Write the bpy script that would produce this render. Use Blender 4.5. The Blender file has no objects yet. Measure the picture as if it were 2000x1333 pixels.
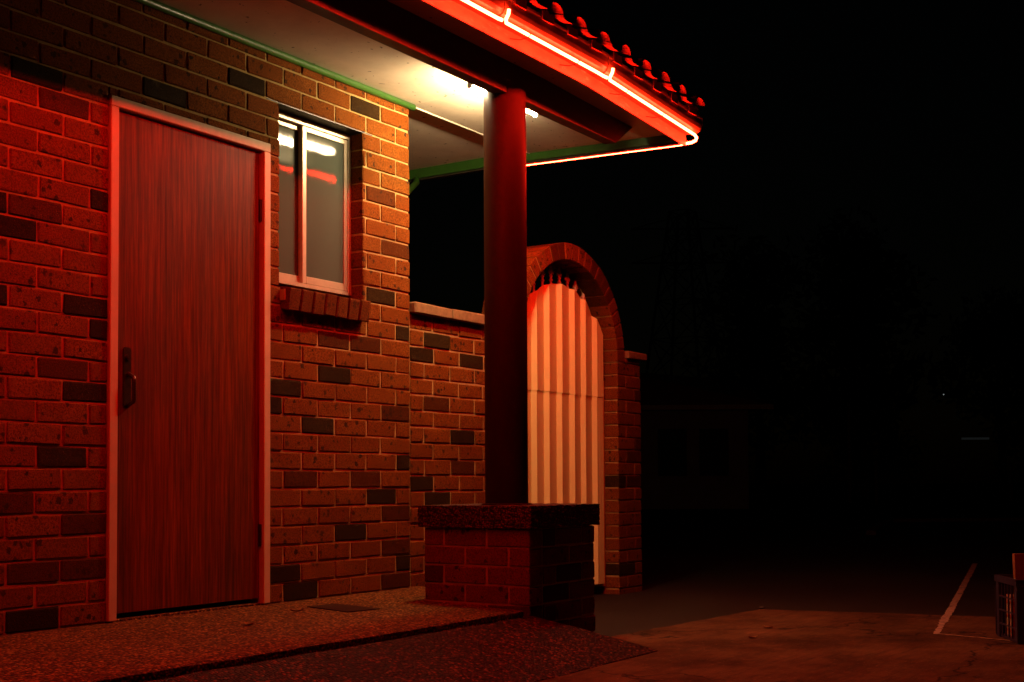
import bpy, bmesh, math, random
from mathutils import Vector, Matrix, Quaternion
random.seed(7)
S = bpy.context.scene

# ------------------------------------------------------------------ camera
YAW, PITCH, ROLL = 0.5728, 0.0354, -0.0054
CAM = Vector((-5.3746, -4.0998, 0.5437))
FPX, SHIFT = 2517.74, 187.16
cam_d = Vector((math.cos(YAW)*math.cos(PITCH), math.sin(YAW)*math.cos(PITCH), math.sin(PITCH)))
_r = Vector((math.sin(YAW), -math.cos(YAW), 0)); _u = _r.cross(cam_d)
cam_r = _r*math.cos(ROLL) + _u*math.sin(ROLL); cam_u = _u*math.cos(ROLL) - _r*math.sin(ROLL)
cd = bpy.data.cameras.new('camera'); cam = bpy.data.objects.new('camera', cd)
S.collection.objects.link(cam); S.camera = cam
M = Matrix((cam_r, cam_u, -cam_d)).transposed().to_4x4(); M.translation = CAM
cam.matrix_world = M
cd.sensor_fit = 'HORIZONTAL'; cd.sensor_width = 36; cd.lens = FPX/2000*36
cd.shift_y = SHIFT/2000; cd.clip_start = 0.05; cd.clip_end = 2000

# ------------------------------------------------------------------ night sky
w = bpy.data.worlds.new('World'); S.world = w; w.use_nodes = True
nt = w.node_tree; bg = nt.nodes['Background']
sky = nt.nodes.new('ShaderNodeTexSky'); sky.sky_type = 'NISHITA'; sky.sun_disc = False
sky.sun_elevation = math.radians(2); sky.sun_rotation = math.radians(200)
nt.links.new(sky.outputs[0], bg.inputs[0]); bg.inputs[1].default_value = 0.00035
sd = bpy.data.lights.new('moonlight', 'SUN'); sd.energy = 0.0015; sd.angle = math.radians(0.5); sd.color = (1, 0.95, 0.88)
so = bpy.data.objects.new('moonlight', sd); S.collection.objects.link(so)
so.rotation_euler = (math.radians(50), 0, math.radians(-160))
S.view_settings.view_transform = 'Standard'; S.view_settings.look = 'None'
S.view_settings.exposure = 0; S.view_settings.gamma = 1; S.view_settings.use_curve_mapping = False
S.render.engine = 'CYCLES'
cy = S.cycles
cy.use_denoising = True
try: cy.denoiser = 'OPENIMAGEDENOISE'
except Exception: pass
cy.max_bounces = 8; cy.diffuse_bounces = 2; cy.glossy_bounces = 3; cy.transmission_bounces = 4
cy.sample_clamp_indirect = 4.0; cy.caustics_reflective = False; cy.caustics_refractive = False
cy.use_light_tree = True

NEON = 285.0      # radiance of the neon
TUBE = 540.0      # radiance of the fluorescent tube

# ------------------------------------------------------------------ materials
def newmat(name):
    m = bpy.data.materials.new(name); m.use_nodes = True
    return m, m.node_tree, m.node_tree.nodes['Principled BSDF']
def N(nt, t, **k):
    n = nt.nodes.new(t)
    for a, b in k.items(): setattr(n, a, b)
    return n
def L(nt, a, b): nt.links.new(a, b)
def ramp(nt, fac, stops):
    r = N(nt, 'ShaderNodeValToRGB'); e = r.color_ramp.elements
    e[0].position, e[0].color = stops[0][0], (*stops[0][1], 1)
    e[1].position, e[1].color = stops[-1][0], (*stops[-1][1], 1)
    for p, c in stops[1:-1]:
        x = e.new(p); x.color = (*c, 1)
    L(nt, fac, r.inputs[0]); return r.outputs[0]
def g3(v): return (v, v, v)
def mix(nt, fac, a, b, mode='MIX'):
    m = N(nt, 'ShaderNodeMix', data_type='RGBA', blend_type=mode)
    for s, v in ((0, fac), (6, a), (7, b)):
        if hasattr(v, 'is_linked'): L(nt, v, m.inputs[s])
        elif s == 0: m.inputs[0].default_value = v
        else: m.inputs[s].default_value = (*v, 1)
    return m.outputs[2]
def coords(nt, rnd=True, scale=(1, 1, 1)):
    tc = N(nt, 'ShaderNodeTexCoord'); mp = N(nt, 'ShaderNodeMapping'); mp.inputs['Scale'].default_value = scale
    if rnd:
        oi = N(nt, 'ShaderNodeObjectInfo'); mu = N(nt, 'ShaderNodeMath', operation='MULTIPLY'); mu.inputs[1].default_value = 37.0
        L(nt, oi.outputs['Random'], mu.inputs[0])
        ad = N(nt, 'ShaderNodeVectorMath', operation='ADD'); L(nt, tc.outputs['Object'], ad.inputs[0]); L(nt, mu.outputs[0], ad.inputs[1])
        L(nt, ad.outputs[0], mp.inputs[0]); return mp.outputs[0], oi.outputs['Random']
    L(nt, tc.outputs['Object'], mp.inputs[0]); return mp.outputs[0], None
def noise(nt, v, sc, det=3, rough=.6):
    n = N(nt, 'ShaderNodeTexNoise'); n.inputs['Scale'].default_value = sc; n.inputs['Detail'].default_value = det
    n.inputs['Roughness'].default_value = rough; L(nt, v, n.inputs['Vector']); return n.outputs[0]
def voro(nt, v, sc, feat='F1', out=0):
    n = N(nt, 'ShaderNodeTexVoronoi', feature=feat); n.inputs['Scale'].default_value = sc; L(nt, v, n.inputs['Vector']); return n.outputs[out]
def bump(nt, p, h, s, dist=.004):
    b = N(nt, 'ShaderNodeBump'); b.inputs['Strength'].default_value = s; b.inputs['Distance'].default_value = dist
    L(nt, h, b.inputs['Height']); L(nt, b.outputs[0], p.inputs['Normal'])

def brick_mat(name, cols, spots=.85, rough=.85):
    m, nt, p = newmat(name)
    v, rnd = coords(nt)
    base = ramp(nt, rnd, [(0, cols[0]), (.35, cols[1]), (.7, cols[2]), (1, cols[3])])
    n1 = noise(nt, v, 150, 4, .75)
    c = mix(nt, ramp(nt, n1, [(.40, g3(0)), (.57, g3(1))]), tuple(x*.30 for x in cols[1]), base)
    n2 = noise(nt, v, 16, 3)
    c = mix(nt, ramp(nt, n2, [(.35, g3(.45)), (.7, g3(0))]), c, tuple(x*.6 for x in cols[0]))
    # iron spots : scattered ragged blobs of uneven size
    wv = N(nt, 'ShaderNodeVectorMath', operation='ADD'); nv_ = N(nt, 'ShaderNodeTexNoise'); nv_.inputs['Scale'].default_value = 90; L(nt, v, nv_.inputs['Vector'])
    sc_ = N(nt, 'ShaderNodeVectorMath', operation='SCALE'); sc_.inputs['Scale'].default_value = .022; L(nt, nv_.outputs['Color'], sc_.inputs[0]); L(nt, v, wv.inputs[0]); L(nt, sc_.outputs[0], wv.inputs[1])
    vo = N(nt, 'ShaderNodeTexVoronoi'); vo.inputs['Scale'].default_value = 36; L(nt, wv.outputs[0], vo.inputs['Vector'])
    sp = N(nt, 'ShaderNodeSeparateColor'); L(nt, vo.outputs['Color'], sp.inputs[0])
    ad_ = N(nt, 'ShaderNodeMath', operation='SUBTRACT'); L(nt, vo.outputs['Distance'], ad_.inputs[1])
    th2 = N(nt, 'ShaderNodeMapRange'); th2.inputs['From Min'].default_value = .62; th2.inputs['From Max'].default_value = 1.0; th2.inputs['To Min'].default_value = 0; th2.inputs['To Max'].default_value = .55
    L(nt, sp.outputs[0], th2.inputs[0]); L(nt, th2.outputs[0], ad_.inputs[0])
    n3 = ad_.outputs[0]
    c = mix(nt, ramp(nt, n3, [(0.0, g3(0)), (.10, g3(spots))]), c, (.015, .010, .007))
    n4 = noise(nt, v, 330, 1)
    c = mix(nt, ramp(nt, n4, [(.70, g3(0)), (.76, g3(.55))]), c, (.42, .29, .15))
    n5 = noise(nt, v, 9, 4, .7)                        # faint lime bloom
    c = mix(nt, ramp(nt, n5, [(.66, g3(0)), (.8, g3(.25))]), c, (.30, .23, .16))
    geo = N(nt, 'ShaderNodeNewGeometry'); big = noise(nt, geo.outputs['Position'], 2.3, 5, .65)
    c = mix(nt, ramp(nt, big, [(.30, g3(.5)), (.55, g3(0))]), c, tuple(x*.5 for x in cols[0]))
    L(nt, c, p.inputs['Base Color']); p.inputs['Roughness'].default_value = rough; p.inputs['Specular IOR Level'].default_value = .05
    h = n1
    bump(nt, p, h, .8, .005); return m
MB = {'red': brick_mat('brick_red', [(.21, .051, .006), (.235, .062, .007), (.25, .071, .008), (.27, .083, .012)]),
      'dark': brick_mat('brick_dark', [(.034, .015, .003), (.041, .019, .004), (.030, .014, .003), (.052, .027, .007)], .6),
      'mid': brick_mat('brick_mid', [(.095, .024, .003), (.11, .028, .004), (.085, .021, .003), (.12, .033, .005)], .7),
      'sill': brick_mat('brick_sill', [(.15, .036, .005), (.17, .041, .006), (.155, .038, .005), (.185, .047, .007)], .6)}
def simple(name, col, rough=.6, var=.25, sc=20, bs=.15, bsc=120, metal=0.0, dirt=None, stretch=(1, 1, 1), spec=.5):
    m, nt, p = newmat(name); v, _ = coords(nt, True, stretch)
    n = noise(nt, v, sc, 4)
    c = mix(nt, ramp(nt, n, [(.3, g3(0)), (.7, g3(1))]), tuple(x*(1-var) for x in col), tuple(min(1, x*(1+var*.4)) for x in col))
    if dirt:
        n2 = noise(nt, v, dirt[1], 5, .7); c = mix(nt, ramp(nt, n2, [(dirt[2], g3(0)), (dirt[2]+.12, g3(dirt[3]))]), c, dirt[0])
    L(nt, c, p.inputs['Base Color']); p.inputs['Roughness'].default_value = rough; p.inputs['Metallic'].default_value = metal
    p.inputs['Specular IOR Level'].default_value = min(spec, .06) if rough > .75 else spec
    if bs: bump(nt, p, noise(nt, v, bsc, 3), bs, .003)
    return m
MAT = {}
MAT['mortar'] = simple('mortar', (.40, .27, .10), .95, .3, 30, .7, 240)
MAT['coping'] = simple('coping_brick', (.24, .15, .07), .9, .3, 40, .5, 200)
MAT['soffit'] = simple('soffit_paint', (.80, .70, .55), .8, .10, 5, .12, 60, dirt=((.35, .27, .2), 3, .62, .25))
_m = MAT['soffit']; _nt = _m.node_tree; _p = _nt.nodes['Principled BSDF']; _src = _p.inputs['Base Color'].links[0].from_socket
_v, _ = coords(_nt, True); _c = mix(_nt, ramp(_nt, noise(_nt, _v, 38, 1, .4), [(.735, g3(0)), (.76, g3(.85))]), _src, (.12, .08, .05))
_c = mix(_nt, ramp(_nt, noise(_nt, _v, 2.2, 5, .7), [(.45, g3(0)), (.7, g3(.35))]), _c, (.42, .33, .23)); L(_nt, _c, _p.inputs['Base Color'])
MAT['green'] = simple('green_paint', (.03, .10, .012), .4, .2, 25, .12, 90, dirt=((.025, .06, .012), 7, .58, .6))
MAT['gutter'] = simple('gutter_paint', (.11, .13, .06), .3, .35, 9, .25, 40, dirt=((.55, .40, .28), 22, .66, .8), stretch=(1, 2, 2))
MAT['eave_board'] = simple('fascia_paint', (.26, .22, .12), .45, .35, 12, .25, 60, dirt=((.62, .56, .42), 16, .58, .9), stretch=(.6, 2, 2))
MAT['beam'] = simple('beam_paint', (.042, .036, .022), .5, .3, 14, .3, 160)
MAT['column'] = simple('column_paint', (.032, .009, .003), .5, .2, 12, .10, 260, stretch=(1, 1, .3), spec=.12)
MAT['tile'] = simple('roof_tile', (.10, .05, .03), .9, .4, 22, .5, 120)
MAT['frame'] = simple('frame_paint', (.56, .40, .24), .6, .12, 18, .12, 60, dirt=((.30, .22, .15), 30, .7, .6), stretch=(1, 1, .4))
MAT['alu'] = simple('window_aluminium', (.55, .46, .33), .38, .1, 20, .04, 60, metal=.35)
MAT['sheet'] = simple('gate_sheet_paint', (.84, .74, .28), .42, .06, 6, .03, 40, dirt=((.3, .2, .1), 40, .74, .5))
MAT['iron'] = simple('gate_iron', (.68, .46, .30), .5, .3, 60, .3, 150)
MAT['bronze'] = simple('handle_bronze', (.10, .065, .04), .32, .3, 60, .1, 150, metal=.8)
MAT['dark_metal'] = simple('dark_metal', (.05, .04, .035), .45, .3, 60, .2, 150, metal=.6)
MAT['white_metal'] = simple('white_metal', (.75, .74, .7), .4, .1, 30, .05, 60)
MAT['crate'] = simple('crate_plastic', (.026, .026, .05), .42, .2, 30, .1, 90)
MAT['board'] = simple('weathered_board', (.22, .11, .045), .8, .3, 20, .4, 90, stretch=(1, 1, .15))
MAT['cardboard'] = simple('carton_board', (.40, .26, .14), .9, .2, 20, .2, 90)
MAT['line_paint'] = simple('line_paint', (.40, .31, .21), .8, .25, 30, .5, 160, dirt=((.12, .1, .08), 18, .52, .85))
MAT['kerb'] = simple('kerb_concrete', (.10, .09, .075), .9, .25, 8, .4, 60)
MAT['house_wall'] = simple('neighbour_render', (.35, .28, .23), .9, .2, 2, .2, 30)
MAT['house_roof'] = simple('neighbour_roof', (.20, .09, .06), .9, .3, 3, .2, 30)
MAT['leaf'] = simple('leaf', (.05, .08, .03), .7, .4, 3, 0)
MAT['bark'] = simple('bark', (.14, .10, .07), .9, .3, 5, .4, 30)
MAT['timber'] = simple('grey_timber', (.22, .17, .12), .9, .3, 8, .3, 60)
MAT['glass_dark'] = simple('dark_pane', (.03, .03, .035), .1, .1, 3, 0)
MAT['sign'] = simple('sign_face', (.6, .5, .45), .5, .1, 5, 0)
MAT['leaf_litter'] = simple('dead_leaf', (.30, .16, .06), .8, .3, 60, .2)
MAT['drain'] = simple('drain_iron', (.03, .010, .005), .8, .3, 40, .4, 120)
MAT['room'] = simple('room_paint', (.12, .11, .10), .9, .1, 3, 0)

def door_mat():
    m, nt, p = newmat('door_veneer')
    v, _ = coords(nt, False, (1, 1, .035)); v2, _ = coords(nt, False, (1, 1, .16))
    n = noise(nt, v, 46, 7, .74); n2 = noise(nt, v, 120, 3, .6)
    c = ramp(nt, n, [(.30, (.045, .006, .001)), (.44, (.115, .018, .003)), (.56, (.18, .034, .005)), (.72, (.26, .058, .011))])
    c = mix(nt, ramp(nt, n2, [(.38, g3(.65)), (.55, g3(0))]), c, (.06, .018, .007))
    n3 = noise(nt, v2, 7, 5, .7)
    c = mix(nt, ramp(nt, n3, [(.50, g3(0)), (.72, g3(.55))]), c, (.045, .021, .009))      # weathered lower veneer
    L(nt, c, p.inputs['Base Color']); p.inputs['Roughness'].default_value = .42
    L(nt, ramp(nt, n3, [(.3, g3(.34)), (.7, g3(.6))]), p.inputs['Roughness'])
    p.inputs['Specular IOR Level'].default_value = .09
    bump(nt, p, n2, .12, .002); return m
MAT['door'] = door_mat()
def aggregate(name, cols, sc=120, bs=.9, rough=.75):
    m, nt, p = newmat(name); v, _ = coords(nt, False)
    vc = N(nt, 'ShaderNodeTexVoronoi'); vc.inputs['Scale'].default_value = sc; L(nt, v, vc.inputs['Vector'])
    sep = N(nt, 'ShaderNodeSeparateColor'); L(nt, vc.outputs['Color'], sep.inputs[0])
    c = ramp(nt, sep.outputs[0], [(0, cols[0]), (.35, cols[1]), (.75, cols[2]), (1, cols[3])])
    c = mix(nt, ramp(nt, vc.outputs['Distance'], [(.35, g3(0)), (.7, g3(.8))]), c, tuple(x*.5 for x in cols[0]))
    n = noise(nt, v, 2.2, 4); c = mix(nt, ramp(nt, n, [(.4, g3(0)), (.75, g3(.45))]), c, tuple(x*.45 for x in cols[1]))
    L(nt, c, p.inputs['Base Color']); p.inputs['Roughness'].default_value = rough; p.inputs['Specular IOR Level'].default_value = .08
    inv = N(nt, 'ShaderNodeMath', operation='SUBTRACT'); inv.inputs[0].default_value = 1; L(nt, vc.outputs['Distance'], inv.inputs[1])
    bump(nt, p, inv.outputs[0], bs, .006); return m
MAT['porch'] = aggregate('exposed_aggregate', [(.035, .012, .002), (.11, .040, .007), (.22, .085, .016), (.42, .20, .05)], 92)
MAT['ramp'] = aggregate('ramp_aggregate', [(.006, .002, .001), (.020, .005, .003), (.075, .018, .008), (.26, .07, .03)], 84, 1.0, .55)
MAT['cap'] = aggregate('cap_aggregate', [(.02, .009, .006), (.07, .030, .018), (.15, .065, .04), (.26, .12, .07)], 115, 1.0, .7)
def concrete_mat():
    m, nt, p = newmat('apron_concrete'); v, _ = coords(nt, False)
    n = noise(nt, v, 1.6, 6, .7); c = ramp(nt, n, [(.34, (.030, .014, .005)), (.48, (.085, .042, .016)), (.60, (.13, .07, .028)), (.74, (.21, .115, .05))])
    v2, _ = coords(nt, False, (.35, 3.0, 1)); n2 = noise(nt, v2, 9, 5, .75)
    c = mix(nt, ramp(nt, n2, [(.45, g3(0)), (.68, g3(.65))]), c, (.04, .027, .017))
    ck = N(nt, 'ShaderNodeTexVoronoi', feature='DISTANCE_TO_EDGE'); ck.inputs['Scale'].default_value = .55
    wn = N(nt, 'ShaderNodeTexNoise'); wn.inputs['Scale'].default_value = 3.0; wn.inputs['Detail'].default_value = 6; L(nt, v, wn.inputs['Vector'])
    wm = N(nt, 'ShaderNodeVectorMath', operation='ADD'); L(nt, v, wm.inputs[0]); L(nt, wn.outputs['Color'], wm.inputs[1]); L(nt, wm.outputs[0], ck.inputs['Vector'])
    c = mix(nt, ramp(nt, ck.outputs['Distance'], [(.003, g3(.9)), (.010, g3(0))]), c, (.012, .008, .005))
    n3 = noise(nt, v, 60, 3); c = mix(nt, ramp(nt, n3, [(.62, g3(0)), (.72, g3(.5))]), c, (.30, .22, .14))
    L(nt, c, p.inputs['Base Color']); p.inputs['Roughness'].default_value = .85; p.inputs['Specular IOR Level'].default_value = .06
    bump(nt, p, mix(nt, .5, n2, noise(nt, v, 130, 4, .7)), .9, .008); return m
MAT['concrete'] = concrete_mat()
def asphalt_mat():
    m, nt, p = newmat('asphalt'); v, _ = coords(nt, False)
    n = noise(nt, v, 90, 4, .7); c = ramp(nt, n, [(.35, (.009, .007, .005)), (.65, (.03, .024, .017))])
    n2 = noise(nt, v, .6, 5); c = mix(nt, ramp(nt, n2, [(.4, g3(0)), (.7, g3(.5))]), c, (.038, .031, .023))
    L(nt, c, p.inputs['Base Color']); p.inputs['Roughness'].default_value = .8; p.inputs['Specular IOR Level'].default_value = .09
    bump(nt, p, n, .8, .006); return m
MAT['asphalt'] = asphalt_mat()
def frosted():
    m, nt, p = newmat('frosted_glass'); v, _ = coords(nt, False)
    p.inputs['Base Color'].default_value = (.095, .108, .085, 1); p.inputs['Roughness'].default_value = .02
    p.inputs['Specular IOR Level'].default_value = .38
    p.inputs['Transmission Weight'].default_value = .25
    bump(nt, p, noise(nt, v, 200, 3, .8), .075, .0008); return m
MAT['frosted'] = frosted()
def emit(name, col, s):
    m, nt, p = newmat(name); p.inputs['Base Color'].default_value = (.02, .02, .02, 1)
    p.inputs['Emission Color'].default_value = (*col, 1); p.inputs['Emission Strength'].default_value = s; return m
MAT['neon'] = emit('neon_glow', (1.0, .013, .0045), NEON)
MAT['tube'] = emit('fluorescent_glow', (1.0, .73, .40), TUBE)
MAT['far_light'] = emit('far_light', (.9, 1.0, 1.0), .006)
MAT['far_dot'] = emit('far_dot', (.9, 1.0, 1.0), .2)

# ------------------------------------------------------------------ object helpers
def tag(o, label=None, cat=None, group=None, kind=None):
    for k, v in (('label', label), ('category', cat), ('group', group), ('kind', kind)):
        if v: o[k] = v
    return o
def thing(name, loc, label, cat, group=None):
    o = bpy.data.objects.new(name, None); S.collection.objects.link(o); o.location = loc
    o.empty_display_size = .1
    return tag(o, label, cat, group)
WLOC = {}
def wloc(o):
    p = Vector((0, 0, 0))
    while o is not None: p += o.location; o = o.parent
    return p
def link(name, me, mat, parent=None, loc=None, smooth=False):
    o = bpy.data.objects.new(name, me); S.collection.objects.link(o)
    if mat and not me.materials: me.materials.append(mat)
    if smooth:
        for f in me.polygons: f.use_smooth = True
    if parent: o.parent = parent
    if loc is not None: o.location = Vector(loc) - wloc(parent)
    return o
class MBuf:
    """collects faces in world coordinates"""
    def __init__(s): s.v = []; s.f = []
    def add(s, vs, fs):
        b = len(s.v); s.v += [Vector(a) for a in vs]; s.f += [tuple(i+b for i in f) for f in fs]; return s
    def box(s, a, b, ch=0.0):
        x0, y0, z0 = a; x1, y1, z1 = b
        if ch <= 0:
            return s.add([(x0, y0, z0), (x1, y0, z0), (x1, y1, z0), (x0, y1, z0), (x0, y0, z1), (x1, y0, z1), (x1, y1, z1), (x0, y1, z1)],
                         [(0, 3, 2, 1), (4, 5, 6, 7), (0, 1, 5, 4), (1, 2, 6, 5), (2, 3, 7, 6), (3, 0, 4, 7)])
        vs, fs = chamfer_box(x1-x0, y1-y0, z1-z0, ch)
        c = Vector(((x0+x1)/2, (y0+y1)/2, (z0+z1)/2)); return s.add([c+p for p in vs], fs)
    def tube(s, pts, r, n=10, cap=True):
        pts = [Vector(p) for p in pts]; rings = []; rr = r if isinstance(r, (list, tuple)) else [r]*len(pts)
        prev = None
        for i, p in enumerate(pts):
            t = (pts[min(i+1, len(pts)-1)] - pts[max(i-1, 0)]).normalized()
            if prev is None:
                a = Vector((0, 0, 1)) if abs(t.z) < .9 else Vector((1, 0, 0)); u = t.cross(a).normalized()
            else: u = (prev - t*prev.dot(t)).normalized()
            prev = u; v = t.cross(u)
            rings.append([p + (u*math.cos(2*math.pi*k/n) + v*math.sin(2*math.pi*k/n))*rr[i] for k in range(n)])
        vs = [q for g in rings for q in g]
        fs = [(i*n+k, i*n+(k+1) % n, (i+1)*n+(k+1) % n, (i+1)*n+k) for i in range(len(pts)-1) for k in range(n)]
        if cap: fs += [tuple(range(n-1, -1, -1)), tuple(range((len(pts)-1)*n, len(pts)*n))]
        return s.add(vs, fs)
    def bar(s, p, q, w, h=None):
        """square bar between two points"""
        p, q = Vector(p), Vector(q); t = (q-p).normalized(); h = h or w
        a = Vector((0, 0, 1)) if abs(t.z) < .9 else Vector((0, 1, 0)); u = t.cross(a).normalized(); v = t.cross(u)
        vs = [b + u*sx*w/2 + v*sy*h/2 for b in (p, q) for sx, sy in ((-1, -1), (1, -1), (1, 1), (-1, 1))]
        return s.add(vs, [(0, 1, 2, 3), (7, 6, 5, 4), (0, 4, 5, 1), (1, 5, 6, 2), (2, 6, 7, 3), (3, 7, 4, 0)])
    def prism(s, prof, a, b, axis=0, n=1, close=True):
        """profile (list of 2D points in the other two axes) swept from a to b along an axis in n steps"""
        m = len(prof); vs = []
        for i in range(n+1):
            t = a + (b-a)*i/n
            for p in prof:
                q = [p[0], p[1]]; q.insert(axis, t); vs.append(q)
        fs = []
        for i in range(n):
            for k in range(m if close else m-1):
                fs.append((i*m+k, i*m+(k+1) % m, (i+1)*m+(k+1) % m, (i+1)*m+k))
        if close: fs += [tuple(range(m-1, -1, -1)), tuple(range(n*m, n*m+m))]
        return s.add(vs, fs)
    def lathe(s, c, prof, n=20):
        vs = []; c = Vector(c)
        for r, z in prof:
            vs += [c + Vector((r*math.cos(2*math.pi*k/n), r*math.sin(2*math.pi*k/n), z)) for k in range(n)]
        fs = [(i*n+k, i*n+(k+1) % n, (i+1)*n+(k+1) % n, (i+1)*n+k) for i in range(len(prof)-1) for k in range(n)]
        fs += [tuple(range(n-1, -1, -1)), tuple(range((len(prof)-1)*n, len(prof)*n))]
        return s.add(vs, fs)
    def warp(s, fn): s.v = [Vector(fn(p)) for p in s.v]; return s
    def build(s, name, mat, parent=None, smooth=False, loc=None, recalc=True):
        o0 = wloc(parent) if parent else Vector((0, 0, 0))
        if loc is None:
            lo = Vector([min(p[i] for p in s.v) for i in range(3)]); hi = Vector([max(p[i] for p in s.v) for i in range(3)])
            loc = Vector(((lo.x+hi.x)/2, (lo.y+hi.y)/2, lo.z))
        loc = Vector(loc)
        me = bpy.data.meshes.new(name); me.from_pydata([p-loc for p in s.v], [], s.f); me.update()
        if recalc:
            bm = bmesh.new(); bm.from_mesh(me); bmesh.ops.recalc_face_normals(bm, faces=bm.faces); bm.to_mesh(me); bm.free()
        o = link(name, me, mat, parent, None, smooth); o.location = loc - o0
        return o
def chamfer_box(w, d, h, c, jit=0.0):
    """chamfered box centred on the origin: 24 vertices"""
    X, Y, Z = w/2, d/2, h/2; c = min(c, X*.45, Y*.45, Z*.45); vs = []; idx = {}
    for sx in (-1, 1):
        for sy in (-1, 1):
            for sz in (-1, 1):
                for ax, p in ((0, (sx*X, sy*(Y-c), sz*(Z-c))), (1, (sx*(X-c), sy*Y, sz*(Z-c))), (2, (sx*(X-c), sy*(Y-c), sz*Z))):
                    idx[(sx, sy, sz, ax)] = len(vs)
                    vs.append(Vector(p) + Vector((random.uniform(-jit, jit), random.uniform(-jit, jit)*.6, random.uniform(-jit, jit))))
    fs = []; g = lambda *k: idx[k]
    for s in (-1, 1):
        fs.append([g(s, a, b, 0) for a, b in ((-1, -1), (1, -1), (1, 1), (-1, 1))][::s])
        fs.append([g(a, s, b, 1) for a, b in ((-1, -1), (1, -1), (1, 1), (-1, 1))][::-s])
        fs.append([g(a, b, s, 2) for a, b in ((-1, -1), (1, -1), (1, 1), (-1, 1))][::s])
    for a in (-1, 1):
        for b in (-1, 1):
            q = a*b
            fs.append([g(a, b, -1, 0), g(a, b, -1, 1), g(a, b, 1, 1), g(a, b, 1, 0)][::q])
            fs.append([g(a, -1, b, 0), g(a, -1, b, 2), g(a, 1, b, 2), g(a, 1, b, 0)][::-q])
            fs.append([g(-1, a, b, 1), g(-1, a, b, 2), g(1, a, b, 2), g(1, a, b, 1)][::q])
            for e in (-1, 1):
                fs.append([g(a, b, e, 0), g(a, b, e, 1), g(a, b, e, 2)][::a*b*e])
    return vs, [tuple(f) for f in fs]
BCACHE = {}
def brick(parent, x0, x1, y0, y1, z0, z1, kind='red', name='brick', ch=.0045):
    """one brick as its own object, mesh shared between alike bricks"""
    w, d, h = round(x1-x0, 3), round(y1-y0, 3), round(z1-z0, 3)
    key = (round(w/.004), round(d/.004), round(h/.002), kind, random.randrange(3), ch)
    if key not in BCACHE:
        me = bpy.data.meshes.new('brick'); vs, fs = chamfer_box(w, d, h, ch, .0024)
        me.from_pydata(vs, [], fs); me.update()
        bm = bmesh.new(); bm.from_mesh(me); bmesh.ops.recalc_face_normals(bm, faces=bm.faces); bm.to_mesh(me); bm.free()
        me.materials.append(MB[kind] if kind in MB else MAT[kind]); BCACHE[key] = me
    o = bpy.data.objects.new(name, BCACHE[key]); S.collection.objects.link(o); o.parent = parent
    o.location = Vector(((x0+x1)/2, (y0+y1)/2, (z0+z1)/2)) - wloc(parent)
    o.rotation_euler = (random.gauss(0, .004), random.gauss(0, .004), random.gauss(0, .004))
    return o
def cam_ray(x, y): return cam_d + cam_r*((x-1000)/FPX) - cam_u*((y-666.5-SHIFT)/FPX)
def at_y(x, y, Y):
    v = cam_ray(x, y); return CAM + v*((Y-CAM.y)/v.y)

# ------------------------------------------------------------------ measures of the place
GZ = -0.205                                # driveway level
CZ = [2.563, 2.4775, 2.392, 2.3066, 2.2213, 2.1357, 2.0507, 1.9653, 1.8797, 1.7936, 1.7078, 1.6218, 1.5362, 1.4512, 1.3659, 1.2809,
      1.1962, 1.1122, 1.0282, .9447, .8613, .7777, .6934, .6079, .5212, .4351, .3485, .2615, .1746, .0882, 0.0]   # mortar lines, top to bottom
SOF = 2.545                                # soffit level
def eave(p):                               # the free corner of the old roof sags a little
    t = max(0, min(1, (p.x-.05)/1.1)); k = max(0, min(1, (-p.y+.2)/1.2))
    return Vector((p.x, p.y + .028*t*k, p.z - .034*t*k))

# ================================================================== GROUND
g = MBuf(); g.add([(-300, -300, GZ-.03), (300, -300, GZ-.03), (300, 300, GZ-.03), (-300, 300, GZ-.03)], [(0, 1, 2, 3)])
tag(g.build('ground', MAT['asphalt'], loc=(0, 0, GZ-.03)), kind='structure')
# asphalt lane and concrete apron
ap = MBuf(); edge = []
def lerp(a, b, t): return tuple(a[i]+(b[i]-a[i])*t for i in range(2))
def ragged(a, b, n, amp):
    return [(lerp(a, b, i/n)[0]+random.uniform(-amp, amp), lerp(a, b, i/n)[1]+random.uniform(-amp, amp)) for i in range(n)]
outline = ragged((.05, -1.085), (1.78, -1.21), 26, .012) + ragged((1.78, -1.21), (2.35, -4.4), 30, .008) + [(2.6, -6.5), (-9, -6.5), (-9, -1.085)]
n = len(outline)
ap.add([(x, y, GZ) for x, y in outline] + [(x, y, GZ-.06) for x, y in outline], [tuple(range(n))] + [(i, (i+1) % n, n+(i+1) % n, n+i) for i in range(n)])
apron = tag(ap.build('concrete_apron', MAT['concrete'], loc=(0, 0, GZ)), kind='structure')
lane = MBuf(); out2 = ragged((.03, -1.10), (1.79, -1.225), 24, .006) + [(1.80, -1.23), (2.37, -4.4), (2.6, -6.6), (60, -8), (60, 30), (6, 30), (.02, 3)]
n = len(out2); lane.add([(x, y, GZ-.012) for x, y in out2], [tuple(range(n))])
tag(lane.build('asphalt_yard', MAT['asphalt'], loc=(0, 0, GZ-.012)), kind='structure')
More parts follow.
